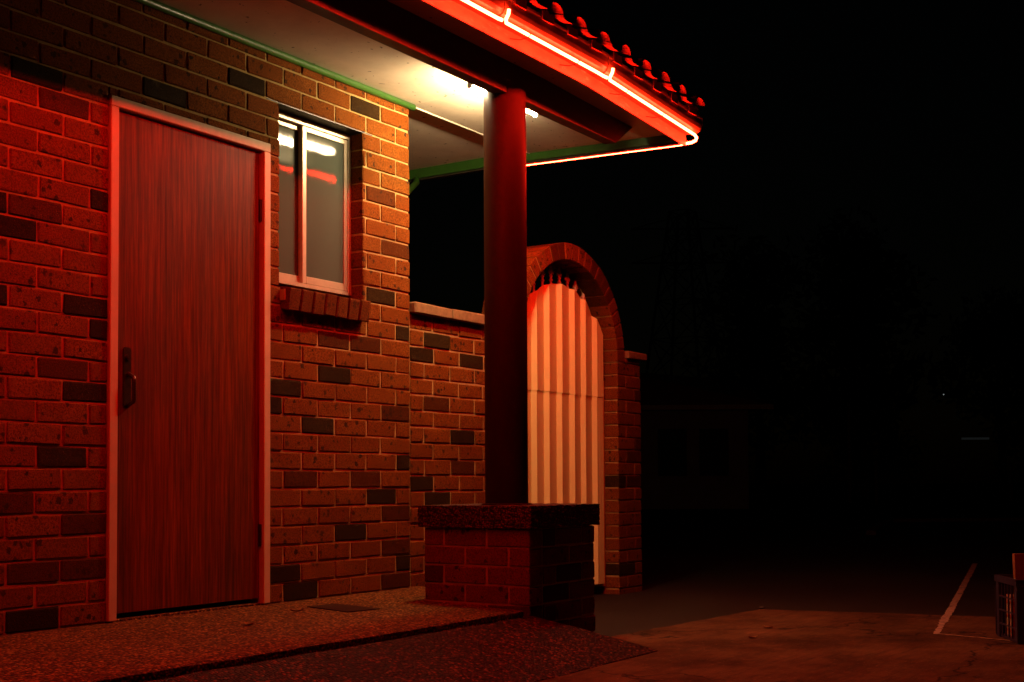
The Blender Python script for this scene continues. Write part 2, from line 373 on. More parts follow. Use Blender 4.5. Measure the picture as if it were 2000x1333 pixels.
# painted bay line and the thin line at its end
ln = MBuf(); a, b = Vector((6.75, -1.27)), Vector((1.02, -2.42)); d2 = (b-a).normalized(); nrm = Vector((-d2.y, d2.x)); K = 160
pa, pb = [], []
for i in range(K+1):
    c = a.lerp(b, i/K); z = GZ-.008 if c.x > 1.98 else GZ+.004
    wd = .021 - (.006 if i > K-14 else 0)
    pa.append((c.x+nrm.x*(wd+random.uniform(-.005, .005)), c.y+nrm.y*(wd+random.uniform(-.005, .005)), z)); pb.append((c.x-nrm.x*(wd+random.uniform(-.005, .005)), c.y-nrm.y*(wd+random.uniform(-.005, .005)), z))
ln.add(pa+pb, [(i, i+1, K+2+i, K+1+i) for i in range(K)])
tag(ln.build('bay_line', MAT['line_paint']), kind='structure')
l2 = MBuf(); K = 20; qa = [(1.03-.11*i/K+random.uniform(-.004, .004), -2.42-.36*i/K, GZ+.004) for i in range(K+1)]
l2.add(qa + [(x+.018, y, z) for x, y, z in qa], [(i, i+1, K+2+i, K+1+i) for i in range(K)])
tag(l2.build('bay_end_line', MAT['line_paint']), kind='structure')
# kerb round the far side of the yard
kb = MBuf()
for p, q in (((12.5, 1.47), (18.2, 2.9)), ((18.2, 2.9), (23.0, -3.0))):
    p, q = Vector(p), Vector(q); t = (q-p).normalized(); nn = Vector((-t.y, t.x))*.075
    kb.add([(*(p-nn), GZ-.03), (*(q-nn), GZ-.03), (*(q+nn), GZ-.03), (*(p+nn), GZ-.03), (*(p-nn*.8), GZ+.05), (*(q-nn*.8), GZ+.05), (*(q+nn*.8), GZ+.05), (*(p+nn*.8), GZ+.05)],
           [(0, 3, 2, 1), (4, 5, 6, 7), (0, 1, 5, 4), (1, 2, 6, 5), (2, 3, 7, 6), (3, 0, 4, 7)])
tag(kb.build('kerb', MAT['kerb']), kind='structure')
# porch slab, its fall away from the wall, and the ramp below the dark gap
pe = -1.005
po = MBuf(); nx = 90; xs = [-7 + 7.09*i/nx for i in range(nx+1)]
top = []; edgej = [random.uniform(-.004, .004) for _ in xs]
for i, x in enumerate(xs):
    top += [(x, pe+edgej[i], -.033+random.uniform(-.002, .002)), (x, pe+.02+edgej[i]*.4, -.028), (x, .16, .004), (x, pe+edgej[i]*.5, -.30)]
po.add(top, [f for i in range(nx) for f in ((4*i, 4*i+4, 4*i+5, 4*i+1), (4*i+1, 4*i+5, 4*i+6, 4*i+2), (4*i+3, 4*i+7, 4*i+4, 4*i))] + [(4*nx+3, 4*nx, 4*nx+1, 4*nx+2), (0, 1, 2, 3)])
tag(po.build('porch_floor', MAT['porch'], loc=(0, 0, 0)), kind='structure')
rp = MBuf(); ny = 8; rows = []
for j in range(ny+1):
    t = j/ny; y = -1.036 - .50*t; z = -.052 - .150*t**1.05; xr = -.47 + .26*t
    xs = [-7] + [-6.8 + (xr+6.8)*i/60 for i in range(61)]
    rows.append([(x, y + (random.uniform(-.004, .004) if j in (0, ny) else 0), z + random.uniform(-.002, .002)) for x in xs])
nv = len(rows[0]); vs = [p for r_ in rows for p in r_] + [(x, y, GZ-.1) for x, y, z in rows[0]] + [(x, y, GZ-.1) for x, y, z in rows[-1]]
fs = [(j*nv+i, j*nv+i+1, (j+1)*nv+i+1, (j+1)*nv+i) for j in range(ny) for i in range(nv-1)]
B0, B1 = (ny+1)*nv, (ny+2)*nv
fs += [(i+1, i, B0+i, B0+i+1) for i in range(nv-1)] + [(ny*nv+i, ny*nv+i+1, B1+i+1, B1+i) for i in range(nv-1)]
fs += [tuple([B0+nv-1] + [j*nv+nv-1 for j in range(ny+1)] + [B1+nv-1])]
rp.add(vs, fs); tag(rp.build('ramp', MAT['ramp'], loc=(0, 0, 0)), kind='structure')
hc = MBuf(); hp = [(-1.03, -.208), (-.856, -.222), (-.88, -.50), (-1.064, -.473)]
hz = lambda y: .004 + (-.032)*(.16-y)/1.145 + .004
hc.add([(x, y, hz(y)) for x, y in hp] + [(x, y, hz(y)-.02) for x, y in hp], [(0, 1, 2, 3), (0, 4, 5, 1), (1, 5, 6, 2), (2, 6, 7, 3), (3, 7, 4, 0)])
tag(hc.build('drain_cover', MAT['drain']), 'dark iron drain cover set in the porch floor by the wall', 'drain cover')

# ================================================================== HOUSE
house = thing('brick_house', (0, 0, 0), 'brick house corner with veneered door, small window and green trimmed overhanging roof', 'house')
wall = bpy.data.objects.new('wall', None); S.collection.objects.link(wall); wall.parent = house
DARK = {'dark': [(70, 140), (310, 180), (481, 162), (188, 387), (25, 440), (165, 595), (10, 578), (180, 638), (165, 767), (95, 893), (60, 1205), (714, 212), (716, 316), (750, 582),
                 (787, 652), (655, 733), (548, 757), (535, 790), (618, 830), (787, 900), (743, 966), (680, 1040), (540, 1121), (585, 1152), (790, 1103)],
        'mid': [(120, 190), (160, 1120), (30, 985), (175, 1030), (30, 1112), (772, 491), (714, 675), (775, 1135), (600, 940), (700, 935), (760, 1000), (780, 1068), (775, 800), (100, 700), (760, 400), (60, 405), (660, 660)]}
DPTS = [(k, at_y(x, y, 0)) for k in DARK for x, y in DARK[k]]
def kind_at(x0, x1, z0, z1, pts):
    for k, p in pts:
        if x0 <= p.x <= x1 and z0 <= p.z <= z1: return k
    return None
DOOR = (-1.966, -1.055, 2.098); WIN = (-.987, -.384, 1.4512, 2.3066)
JM = .0085
extra = MBuf()                              # brickwork beyond the frame, joined
count = 0
for k in range(30):
    zt, zb = CZ[k]-JM/2, CZ[k+1]+JM/2
    if k == 0: zt = SOF - .012
    odd = k % 2 == 1
    edges = [0.0]
    x = -.24 if odd else -.115
    while x > -5.2:
        e = x + random.uniform(-.004, .004)
        if x < -1.96: e -= .02
        edges.append(e); x -= .24
    for a, b in zip(edges[1:], edges[:-1]):
        x0, x1 = a + JM/2, b - (JM/2 if b < 0 else 0)
        pieces = [(x0, x1, zb, zt)]
        def cut(p, ox0, ox1, oz0, oz1):
            r = []
            for (u0, u1, w0, w1) in p:
                if u1 <= ox0 or u0 >= ox1 or w1 <= oz0+.003 or w0 >= oz1-.003: r.append((u0, u1, w0, w1)); continue
                if u0 < ox0-.02: r.append((u0, ox0, w0, w1))
                if u1 > ox1+.02: r.append((ox1, u1, w0, w1))
                m0, m1 = max(u0, ox0), min(u1, ox1)
                if w1 > oz1+.015 and m1-m0 > .02: r.append((m0, m1, oz1+.002, w1))
            return r
        pieces = cut(pieces, DOOR[0], DOOR[1], -1, DOOR[2])
        pieces = cut(pieces, WIN[0], WIN[1], WIN[2]-.001, WIN[3])
        for (u0, u1, w0, w1) in pieces:
            kd = kind_at(u0, u1, w0, w1, DPTS) or ('red' if random.random() > .04 or u0 > -2.6 else 'dark')
            yo = random.uniform(-.0015, .0015)
            if u0 > -3.15:
                brick(wall, u0, u1, yo, .11+yo, w0, w1, kd); count += 1
            else: extra.box((u0, 0, w0), (u1, .11, w1), .004)
core = MBuf()
cy0 = .0055
for (x0, x1, z0, z1) in ((-5.3, DOOR[0]-.002, -.3, SOF), (DOOR[0]-.002, DOOR[1]+.002, DOOR[2]+.002, SOF), (DOOR[1]+.002, WIN[0]-.006, -.3, SOF),
                         (WIN[0]-.006, WIN[1]+.006, -.3, 1.385), (WIN[0]-.006, WIN[1]+.006, WIN[3]+.006, SOF), (WIN[1]+.006, -.006, -.3, SOF)):
    core.box((x0, cy0, z0), (x1, .24, z1))
core.build('mortar', MAT['mortar'], wall)
# side wall of the house (away from the camera) as joined brickwork
for k in range(30):
    zt, zb = CZ[k]-JM/2, CZ[k+1]+JM/2
    if k == 0: zt = SOF - .012
    y = .115 if k % 2 == 1 else .235
    yy = y
    while yy < 4.0:
        extra.box((-.11, yy+.005, zb), (0, yy+.235, zt), .004); yy += .24
o = extra.build('brickwork', MB['red'], wall); o['kind'] = 'stuff'
side = MBuf(); side.box((-.24, .241, -.3), (-.006, 4.0, SOF)); side.build('mortar', MAT['mortar'], wall)
# dim room behind the window so that the pane has depth behind it
rm = MBuf(); rm.box((-1.3, .2405, 1.2), (-.26, 1.4, 2.5)); 
rmo = rm.build('room_shell', MAT['room'], wall)

# door
door = bpy.data.objects.new('door', None); S.collection.objects.link(door); door.parent = house; door.location = (-1.51, 0, 0)
fr = MBuf(); fw = .042; fy0, fy1 = -.012, .12
x0, x1, zt = DOOR[0]+.001, DOOR[1]-.001, DOOR[2]-.001
fr.box((x0, fy0, .005), (x0+fw, fy1, zt-fw), .003); fr.box((x1-fw, fy0, .005), (x1, fy1, zt-fw), .003); fr.box((x0, fy0, zt-fw+.0005), (x1, fy1, zt), .003)
fr.box((x0+fw, .062, .005), (x0+fw+.014, fy1, zt-fw-.001)); fr.box((x1-fw-.014, .062, .005), (x1-fw, fy1, zt-fw-.001)); fr.box((x0+fw+.015, .062, zt-fw-.014), (x1-fw-.015, fy1, zt-fw))
fr.build('door_frame', MAT['frame'], door)
lf = MBuf(); lf.box((x0+fw+.004, .014, .030), (x1-fw-.004, .054, zt-fw-.004), .002); leaf = lf.build('door_leaf', MAT['door'], door)
th = MBuf(); th.box((x0+.002, .004, -.02), (x1-.002, .12, .010), .004); th.build('threshold', MAT['porch'], door)
blk = MBuf(); blk.box((x0-.003, .125, -.02), (x1+.003, .2, zt+.004)); blk.build('backing', MAT['room'], door)
HX = -1.862
hb = MBuf()
plate = [(-.0185, -.118), (.0185, -.118), (.0185, .108), (.012, .117), (-.012, .117), (-.0185, .108), ]
hb.prism([(HX+a, .979+b) for a, b in plate], .006, .0135, axis=1)
hd = hb.build('door_plate', MAT['bronze'], door)
pull = MBuf(); pts = []
for i in range(15):
    t = i/14; 
    a = math.pi*t
    z = .975-.105 + .13*t; out = min(1, math.sin(a)*2.2)
    pts.append((HX+.004, .0130 - .042*out, .858 + .135*t))
pull.tube(pts, .0085, 10); pull.build('door_pull', MAT['bronze'], hd, smooth=True)
cyl = MBuf(); cyl.tube([(HX-.001, .010, 1.055), (HX-.001, -.004, 1.055)], .0125, 18); cyl.tube([(HX-.001, -.003, 1.055), (HX-.001, -.0055, 1.055)], .008, 14)
cyl.build('lock_cylinder', MAT['bronze'], hd)
for z in (1.735, .262):
    h = MBuf(); h.tube([(x1-fw-.003, .008, z), (x1-fw-.003, .008, z+.1)], .0065, 10); h.box((x1-fw-.012, .0115, z), (x1-fw+.006, .0135, z+.1)); h.build('hinge', MAT['dark_metal'], door)

# window
win = bpy.data.objects.new('window', None); S.collection.objects.link(win); win.parent = house; win.location = (-.685, .1, 1.45)
wx0, wx1, wz0, wz1 = WIN[0]-.005, WIN[1]+.005, 1.487, 2.300
f = MBuf(); a0, a1 = .078, .135; t = .026
f.box((wx0, a0, wz0), (wx0+t, a1, wz1), .002); f.box((wx1-t, a0, wz0), (wx1, a1, wz1), .002); f.box((wx0+t, a0+.001, wz1-t), (wx1-t, a1, wz1)); f.box((wx0+t, a0+.001, wz0), (wx1-t, a1, wz0+t*.7))
f.build('window_frame', MAT['alu'], win)
sx = -.715
def sash(xa, xb, ya, yb, s):
    m = MBuf(); za, zb = wz0+t*.7+.002, wz1-t-.002
    m.box((xa, ya, za), (xa+s, yb, zb), .002); m.box((xb-s, ya, za), (xb, yb, zb), .002); m.box((xa+s+.0005, ya+.001, za), (xb-s-.0005, yb, za+.036), .002); m.box((xa+s+.0005, ya+.001, zb-.024), (xb-s-.0005, yb, zb), .002)
    o = m.build('sash', MAT['alu'], win)
    p = MBuf(); p.box((xa+s-.004, (ya+yb)/2-.003, za+.03), (xb-s+.004, (ya+yb)/2+.003, zb-.02)); p.build('pane', MAT['frosted'], o)
sash(wx0+t-.004, sx+.012, .106, .130, .03)
sash(sx-.022, wx1-t+.004, .084, .1045, .028)
# brick sill : bricks on edge, tipped outwards
sill = bpy.data.objects.new('window_sill', None); S.collection.objects.link(sill); sill.parent = house; sill.location = (-.69, 0, 1.4)
ns = 7; th_ = math.radians(9)
bw = (WIN[1]-.004 - (WIN[0]+.004))/ns
for i in range(ns):
    xa = WIN[0]+.004 + i*bw
    o = brick(sill, xa+.004, xa+bw-.004, -.055, .145, 1.352, 1.456, 'sill', 'sill_brick')
    o.rotation_euler = (th_, 0, 0); o.location.z += random.uniform(-.002, .002) + .006
sm = MBuf(); sm.box((WIN[0]+.002, -.03, 1.388), (WIN[1]-.002, .15, 1.44)); so_ = sm.build('mortar', MAT['mortar'], sill); 
lt = MBuf(); lt.box((WIN[0]-.08, .004, WIN[3]-.002), (WIN[1]+.08, .105, WIN[3]+.0035)); lt.build('lintel', MAT['dark_metal'], house)

# roof : soffit, beam, fascia, gutter, end board, tiles
roof = bpy.data.objects.new('roof', None); S.collection.objects.link(roof); roof.parent = house; roof.location = (0, 0, SOF)
XL, XE = -5.2, 1.205
sfm = MBuf()
def sheet(x0, x1, y0, y1, z, th, nx=40, ny=8):
    vs = []; fs = []
    for zz in (z, z+th):
        for i in range(nx+1):
            for j in range(ny+1): vs.append((x0+(x1-x0)*i/nx, y0+(y1-y0)*j/ny, zz))
    q = (nx+1)*(ny+1); I = lambda i, j, k: k*q + i*(ny+1)+j
    for i in range(nx):
        for j in range(ny):
            fs.append((I(i, j, 0), I(i, j+1, 0), I(i+1, j+1, 0), I(i+1, j, 0))); fs.append((I(i, j, 1), I(i+1, j, 1), I(i+1, j+1, 1), I(i, j+1, 1)))
    for i in range(nx):
        fs.append((I(i, 0, 0), I(i+1, 0, 0), I(i+1, 0, 1), I(i, 0, 1))); fs.append((I(i+1, ny, 0), I(i, ny, 0), I(i, ny, 1), I(i+1, ny, 1)))
    for j in range(ny):
        fs.append((I(0, j+1, 0), I(0, j, 0), I(0, j, 1), I(0, j+1, 1))); fs.append((I(nx, j, 0), I(nx, j+1, 0), I(nx, j+1, 1), I(nx, j, 1)))
    return vs, fs
for xa, xb in ((XL, -2.395), (-2.392, .03), (.033, XE)):       # three sheets with fine joints
    b = MBuf(); b.add(*sheet(xa, xb, -1.025, .012, SOF, .008, 30, 6)); b.warp(eave).build('soffit_sheet', MAT['soffit'], roof)
b = MBuf(); b.add(*sheet(-.05, XE, .012, 3.2, 2.560, .008, 10, 20)); b.build('soffit_sheet', MAT['soffit'], roof)
b = MBuf(); b.box((.02, .010, SOF-.004), (XE, .020, 2.561)); b.build('cover_strip', MAT['soffit'], roof)
b = MBuf(); b.box((.02, .002, SOF-.009), (XE, .012, SOF-.002), .002); b.build('cover_strip', MAT['soffit'], roof)
b = MBuf(); b.tube([(XL, -.012, SOF-.017), (0.022, -.012, SOF-.017)], .0165, 12); b.build('green_bead', MAT['green'], roof, smooth=True)
# deep beam
b = MBuf(); prof = [(-.81, 2.39), (-.745, 2.39), (-.745, SOF+.002), (-.81, SOF+.002)]
K = 30; vs = []
for i in range(K+1):
    for (y, z) in prof:
        xe = .785 + (.24 if z > 2.5 else 0); vs.append((XL+(xe-XL)*i/K, y, z))
b.add(vs, [(i*4+k, i*4+(k+1) % 4, i*4+4+(k+1) % 4, i*4+4+k) for i in range(K) for k in range(4)] + [(3, 2, 1, 0), (K*4, K*4+1, K*4+2, K*4+3)])
b.build('beam', MAT['beam'], roof)
# fascia board and quad gutter
b = MBuf(); b.prism([(-1.034, 2.4835), (-1.032, 2.481), (-1.028, 2.481), (-1.026, 2.4835), (-1.026, 2.66), (-1.034, 2.66)], XL, 1.262, 0, 60); b.warp(eave).build('fascia_board', MAT['eave_board'], roof)
gp = [(-1.0345, 2.546), (-1.09, 2.541), (-1.106, 2.544), (-1.120, 2.552), (-1.129, 2.566), (-1.133, 2.585), (-1.134, 2.612), (-1.138, 2.620), (-1.139, 2.628), (-1.134, 2.634), (-1.128, 2.633),
      (-1.130, 2.612), (-1.128, 2.586), (-1.124, 2.570), (-1.116, 2.557), (-1.104, 2.549), (-1.09, 2.546), (-1.0345, 2.551)]
cuts = [XL, -3.6, -.80, .125, 1.262]
for xa, xb in zip(cuts[:-1], cuts[1:]):
    b = MBuf(); b.prism(gp, xa+.0008, xb-.0008, 0, 24); b.warp(eave).build('gutter', MAT['gutter'], roof, smooth=False)
for xj in cuts[1:-1]:
    b = MBuf(); b.prism([(y-.004, z-.003) for y, z in gp[:11]] + [(y-.001, z-.001) for y, z in gp[10:0:-1]][:-1], xj-.014, xj+.014, 0, 1); b.warp(eave).build('gutter_bracket', MAT['gutter'], roof)
b = MBuf(); b.prism([(-1.0345, 2.546), (-1.09, 2.541), (-1.12, 2.552), (-1.133, 2.585), (-1.136, 2.63), (-1.031, 2.63)], 1.262, 1.268, 0, 1); b.warp(eave).build('gutter_end', MAT['gutter'], roof)
# end board : green inside, weathered board outside with a lip under which the neon runs
b = MBuf(); b.prism([(1.205, 2.500), (1.224, 2.500), (1.224, 2.66), (1.205, 2.66)], -1.002, 3.2, 1, 40)
b.v = [Vector((p.x, p.y, p.z)) for p in b.v]; b.warp(eave).build('end_board', MAT['green'], roof)
b = MBuf(); b.prism([(1.226, 2.492), (1.262, 2.492), (1.262, 2.66), (1.226, 2.66)], -1.002, 3.2, 1, 40); b.warp(eave).build('end_board', MAT['beam'], roof)
# downpipe at the back corner
b = MBuf(); b.tube([(1.21, .87, 2.505), (1.20, .86, 2.47), (1.10, .815, 2.42), (1.0, .78, 2.36), (.60, .92, 2.17), (.10, 1.06, 1.95), (.05, 1.07, 1.85), (.05, 1.07, -.2)], .020, 12); b.build('downpipe', MAT['green'], roof, smooth=True)
# roof deck + tiles
SL = math.tan(math.radians(19))
b = MBuf(); b.add([(XL, -1.10, 2.62), (1.25, -1.10, 2.62), (1.25, 3.2, 2.62+4.3*SL), (XL, 3.2, 2.62+4.3*SL), (XL, -1.10, 2.64), (1.25, -1.10, 2.64), (1.25, 3.2, 2.64+4.3*SL), (XL, 3.2, 2.64+4.3*SL)],
                  [(0, 3, 2, 1), (4, 5, 6, 7), (0, 1, 5, 4), (1, 2, 6, 5), (2, 3, 7, 6), (3, 0, 4, 7)]); b.build('roof_deck', MAT['timber'], roof)
b = MBuf(); b.add([(1.235, -1.0, 2.5), (1.235, 3.2, 2.5), (1.235, 3.2, 2.62+4.3*SL), (1.235, -1.0, 2.66), (1.25, -1.0, 2.6), (1.25, 3.2, 2.6), (1.25, 3.2, 2.62+4.3*SL), (1.25, -1.0, 2.66)],
                  [(0, 1, 2, 3), (4, 7, 6, 5), (0, 4, 5, 1), (1, 5, 6, 2), (2, 6, 7, 3), (3, 7, 4, 0)]); b.build('gable_board', MAT['eave_board'], roof)
PW = .2265; 
def tile_mesh():
    n = 12
    pan = [(-.115, .014), (-.110, .004), (-.09, .0), (-.045, .0), (-.030, .003), (-.022, .009)]
    arch = [(.042 + .060*math.cos(math.pi - math.pi*i/n), .012 + .046*math.sin(math.pi*i/n)) for i in range(n+1)]
    topl = pan + arch; th = .011
    low = []
    for i, (x, z) in enumerate(topl):
        p = Vector(topl[max(i-1, 0)]); q = Vector(topl[min(i+1, len(topl)-1)]); t_ = (q-p).normalized(); low.append((x + t_.y*th, z - t_.x*th))
    ln_ = .36; m = len(topl); vs = []
    for y, dz in ((0, 0), (ln_, ln_*SL)):
        vs += [(x, y, z+dz+.012) for x, z in topl] + [(x, y, z+dz+.012) for x, z in low]
    fs = []
    for i in range(m-1):
        fs += [(i, i+1, 2*m+i+1, 2*m+i), (m+i+1, m+i, 3*m+i, 3*m+i+1), (i+1, i, m+i, m+i+1), (2*m+i, 2*m+i+1, 3*m+i+1, 3*m+i)]
    fs += [(0, 2*m, 3*m, m), (m-1, 2*m-1, 4*m-1, 3*m-1)]
    # bedding mortar closing the roll well behind the eave edge
    c = len(vs); pl = [(.042 + .046*math.cos(math.pi - math.pi*i/8), .0 + .040*math.sin(math.pi*i/8)) for i in range(9)]
    vs += [(x, .075, z+.012+.075*SL) for x, z in pl] + [(x, .12, z+.012+.12*SL) for x, z in pl]
    fs += [tuple(range(c, c+9)), tuple(range(c+17, c+8, -1))] + [(c+i+1, c+i, c+9+i, c+10+i) for i in range(8)]
    c = len(vs); vs += [(x, y, z+.012) for y in (.045, .10) for x, z in ((-.005, -.040), (.085, -.040), (.085, .006), (-.005, .006))]
    fs += [(c, c+1, c+2, c+3), (c+7, c+6, c+5, c+4), (c, c+4, c+5, c+1), (c+1, c+5, c+6, c+2), (c+2, c+6, c+7, c+3), (c+3, c+7, c+4, c)]
    me = bpy.data.meshes.new('tile'); me.from_pydata(vs, [], fs); me.update()
    bm = bmesh.new(); bm.from_mesh(me); bmesh.ops.recalc_face_normals(bm, faces=bm.faces); bm.to_mesh(me); bm.free()
    me.materials.append(MAT['tile'])
    for p in me.polygons: p.use_smooth = False
    return me
TM = tile_mesh()
tx = 1.100
for row in range(3):
    for i in range(22):
        x = tx - i*PW + random.uniform(-.004, .004) - .03
        p = eave(Vector((x, -1.188 + row*.315, 2.636 + row*.315*SL + row*.006)))
        o = bpy.data.objects.new('roof_tile', TM); S.collection.objects.link(o); o.parent = roof
        o.location = p - wloc(roof); o.rotation_euler = (random.uniform(-.05, .03), random.uniform(-.05, .05), random.uniform(-.06, .06)); o.scale = (random.uniform(.95, 1.03), 1, random.uniform(.86, 1.08))

# ================================================================== LAMPS
NY, NZ = -1.122, 2.517
def neon(pts, label):
    m = MBuf(); m.tube(pts, .0076, 10); m.warp(eave)
    o = tag(m.build('neon_tube', MAT['neon'], smooth=True), label, 'neon tube', 'red neon tubes along the eaves')
    xs = [p[0] for p in pts if abs(p[1]-NY) < 1e-6]; x = min(xs)+.16
    while x < max(xs)-.05:
        c = MBuf(); c.tube([(x, NY+.085, NZ-.006), (x+.012, NY+.04, NZ-.016), (x+.02, NY, NZ-.0105), (x+.02, NY-.0115, NZ), (x+.018, NY, NZ+.0115), (x+.014, NY+.03, NZ+.026)], .0022, 6)
        c.warp(eave).build('tube_clip', MAT['dark_metal'], o); x += .43
    return o
def seg(xa, xb, stub_a=True, stub_b=True):
    p = []
    if stub_a: p += [(xa-.004, NY-.030, NZ+.046), (xa-.003, NY-.026, NZ+.026), (xa, NY-.012, NZ+.008)]
    n = max(2, int((xb-xa)/.08)); p += [(xa+.02+(xb-xa-.04)*i/n, NY, NZ) for i in range(n+1)]
    if stub_b: p += [(xb, NY-.01, NZ-.004)]
    return p
neon(seg(-4.9, -2.72), 'red neon tube at the far left end of the front eave')
neon(seg(-2.69, -.83), 'red neon tube under the front gutter, cut by the top edge of the picture')
neon(seg(-.805, .105), 'red neon tube under the front gutter above the round column')
corner = seg(.130, 1.17, True, False) + [(1.19, NY+.001, NZ-.001), (1.235, NY+.010, NZ-.006), (1.265, NY+.03, NZ-.012), (1.277, NY+.06, NZ-.017)]
corner += [(1.278, NY+.06+i*.08, NZ-.0185) for i in range(1, 16)]
neon(corner, 'red neon tube bent round the roof corner below the last roof tile')
# fluorescent batten behind the column
fx0, fx1 = -.318, .292; FY, FZ = -.606, 2.462
fl = thing('fluorescent_lamp', (-.013, FY, SOF-.005), 'lit white fluorescent batten lamp under the soffit behind the column', 'lamp')
b = MBuf(); b.tube([(fx0+.012+(fx1-fx0-.024)*i/6, FY, FZ) for i in range(7)], .0128, 14); b.build('lamp_tube', MAT['tube'], fl, smooth=True)
for x in (fx0-.002, fx1-.010):
    b = MBuf(); b.box((x, FY-.014, FZ-.017), (x+.012, FY+.014, FZ+.032), .003); b.build('lamp_holder', MAT['white_metal'], fl)
b = MBuf(); b.box((fx0-.004, FY-.022, FZ+.033), (fx1+.004, FY+.022, SOF-.001), .004); b.build('batten', MAT['white_metal'], fl)

# ================================================================== COLUMN AND PLINTH
CX, CY_ = -.222, -.745
col = thing('round_column', (CX, CY_, .44), 'dark painted round steel column standing on the brick plinth under the beam', 'column')
b = MBuf(); b.lathe((CX, CY_, 0), [(.1005, .436), (.1025, .44), (.1025, 1.4), (.1025, 2.416), (.1, 2.421)], 48); b.build('shaft', MAT['column'], col, smooth=True)
for pg in col.children[0].data.polygons:
    if len(pg.vertices) > 4: pg.use_smooth = False
b = MBuf(); b.lathe((CX, CY_, .437), [(.12, 0), (.12, .006), (.118, .008)], 32); b.build('base_flange', MAT['column'], col)
pl = thing('brick_plinth', (-.195, -.745, GZ), 'square brick plinth with thick pebbled cap carrying the round column', 'plinth')
P0, P1, Q0, Q1 = -.490, .105, -1.040, -.450
pz = [.335 - .0858*i for i in range(8)]
PD = {'mid': [(870, 1085), (900, 1150), (985, 1078), (1000, 1110), (850, 1128)], 'dark': []}
for k in range(7):
    zt, zb = pz[k]-.004, max(pz[k+1]+.004, GZ-.05)
    odd = k % 2
    L1 = [(Q0, Q0+.11), (Q0+.12, Q0+.35), (Q0+.36, Q1-.006)] if odd else [(Q0, Q0+.23), (Q0+.24, Q0+.47), (Q0+.48, Q1-.006)]
    for j, (y0, y1) in enumerate(L1):
        jit = random.uniform(-.0015, .0015); kd = 'mid' if random.random() < .3 else 'red'
        brick(pl, P0+jit, P0+.11, y0+.0005, y1, zb, zt, kd)
    xs_ = [(P0+.12, P0+.35), (P0+.36, P1)] if odd else [(P0+.12, P0+.23), (P0+.24, P0+.47), (P0+.48, P1)]
    for (x0_, x1_) in xs_:
        brick(pl, x0_, x1_, Q0+random.uniform(0, .003), Q0+.11, zb, zt, 'mid' if random.random() < .35 else 'red')
    for (y0, y1) in ((Q0+.12, Q0+.35), (Q0+.36, Q1)):
        brick(pl, P1-.11, P1-.001, y0, y1, zb, zt, 'red')
    brick(pl, P0+.12, P1-.12, Q1-.11, Q1, zb, zt, 'red')
b = MBuf(); b.box((P0+.006, Q0+.006, GZ-.05), (P1-.006, Q1-.006, .334)); b.build('mortar', MAT['mortar'], pl)
# rough cap
bm = bmesh.new(); bmesh.ops.create_cube(bm, size=1)
bmesh.ops.subdivide_edges(bm, edges=bm.edges, cuts=27, use_grid_fill=True)
for v in bm.verts:
    v.co.x *= P1-P0+.036; v.co.y *= Q1-Q0+.036; v.co.z *= .100
    rr = Vector((random.uniform(-1, 1), random.uniform(-1, 1), random.uniform(-1, 1)))*.0021
    v.co += rr
me = bpy.data.meshes.new('cap'); bm.to_mesh(me); bm.free()
link('cap', me, MAT['cap'], pl, ((P0+P1)/2, (Q0+Q1)/2, .388))

# ================================================================== GARDEN WALL AND ARCH
GY = .022
gw = thing('garden_wall', (.45, GY+.1, GZ), 'low brick garden wall with pale flat coping between the house and the arch', 'wall')
GD = [('dark', at_y(x, y, GY)) for x, y in ((865, 667), (815, 690), (914, 850), (817, 942), (866, 970), (930, 700))] + [('mid', at_y(x, y, GY)) for x, y in ((840, 790), (880, 1060), (920, 905))]
gx0, gx1 = .030, .800
gz = [1.442 - .0857*i for i in range(21)]
for k in range(20):
    zt, zb = gz[k]-.0047, gz[k+1]+.0047
    if zb < GZ-.06: break
    xs_ = [gx0]; x = gx0 + (.125 if k % 2 else .205 if k % 4 == 0 else .215)
    while x < gx1-.05: xs_.append(x+random.uniform(-.005, .005)); x += .24
    xs_.append(gx1)
    for a, c in zip(xs_[:-1], xs_[1:]):
        yo = random.uniform(-.002, .002)
        brick(gw, a+.0047, c-.0047, GY+yo, GY+.11, zb, zt, kind_at(a, c, zb, zt, GD) or 'red')
b = MBuf(); b.box((gx0+.002, GY+.006, GZ-.05), (gx1, GY+.22, 1.438)); b.build('mortar', MAT['mortar'], gw)
x = gx0-.006
while x < gx1-.02:
    x2 = min(x+.345, gx1-.004)
    brick(gw, x+.003, x2-.003, GY-.036, GY+.25, 1.441+random.uniform(-.002, .002), 1.498, 'coping', 'coping_brick', .006); x = x2
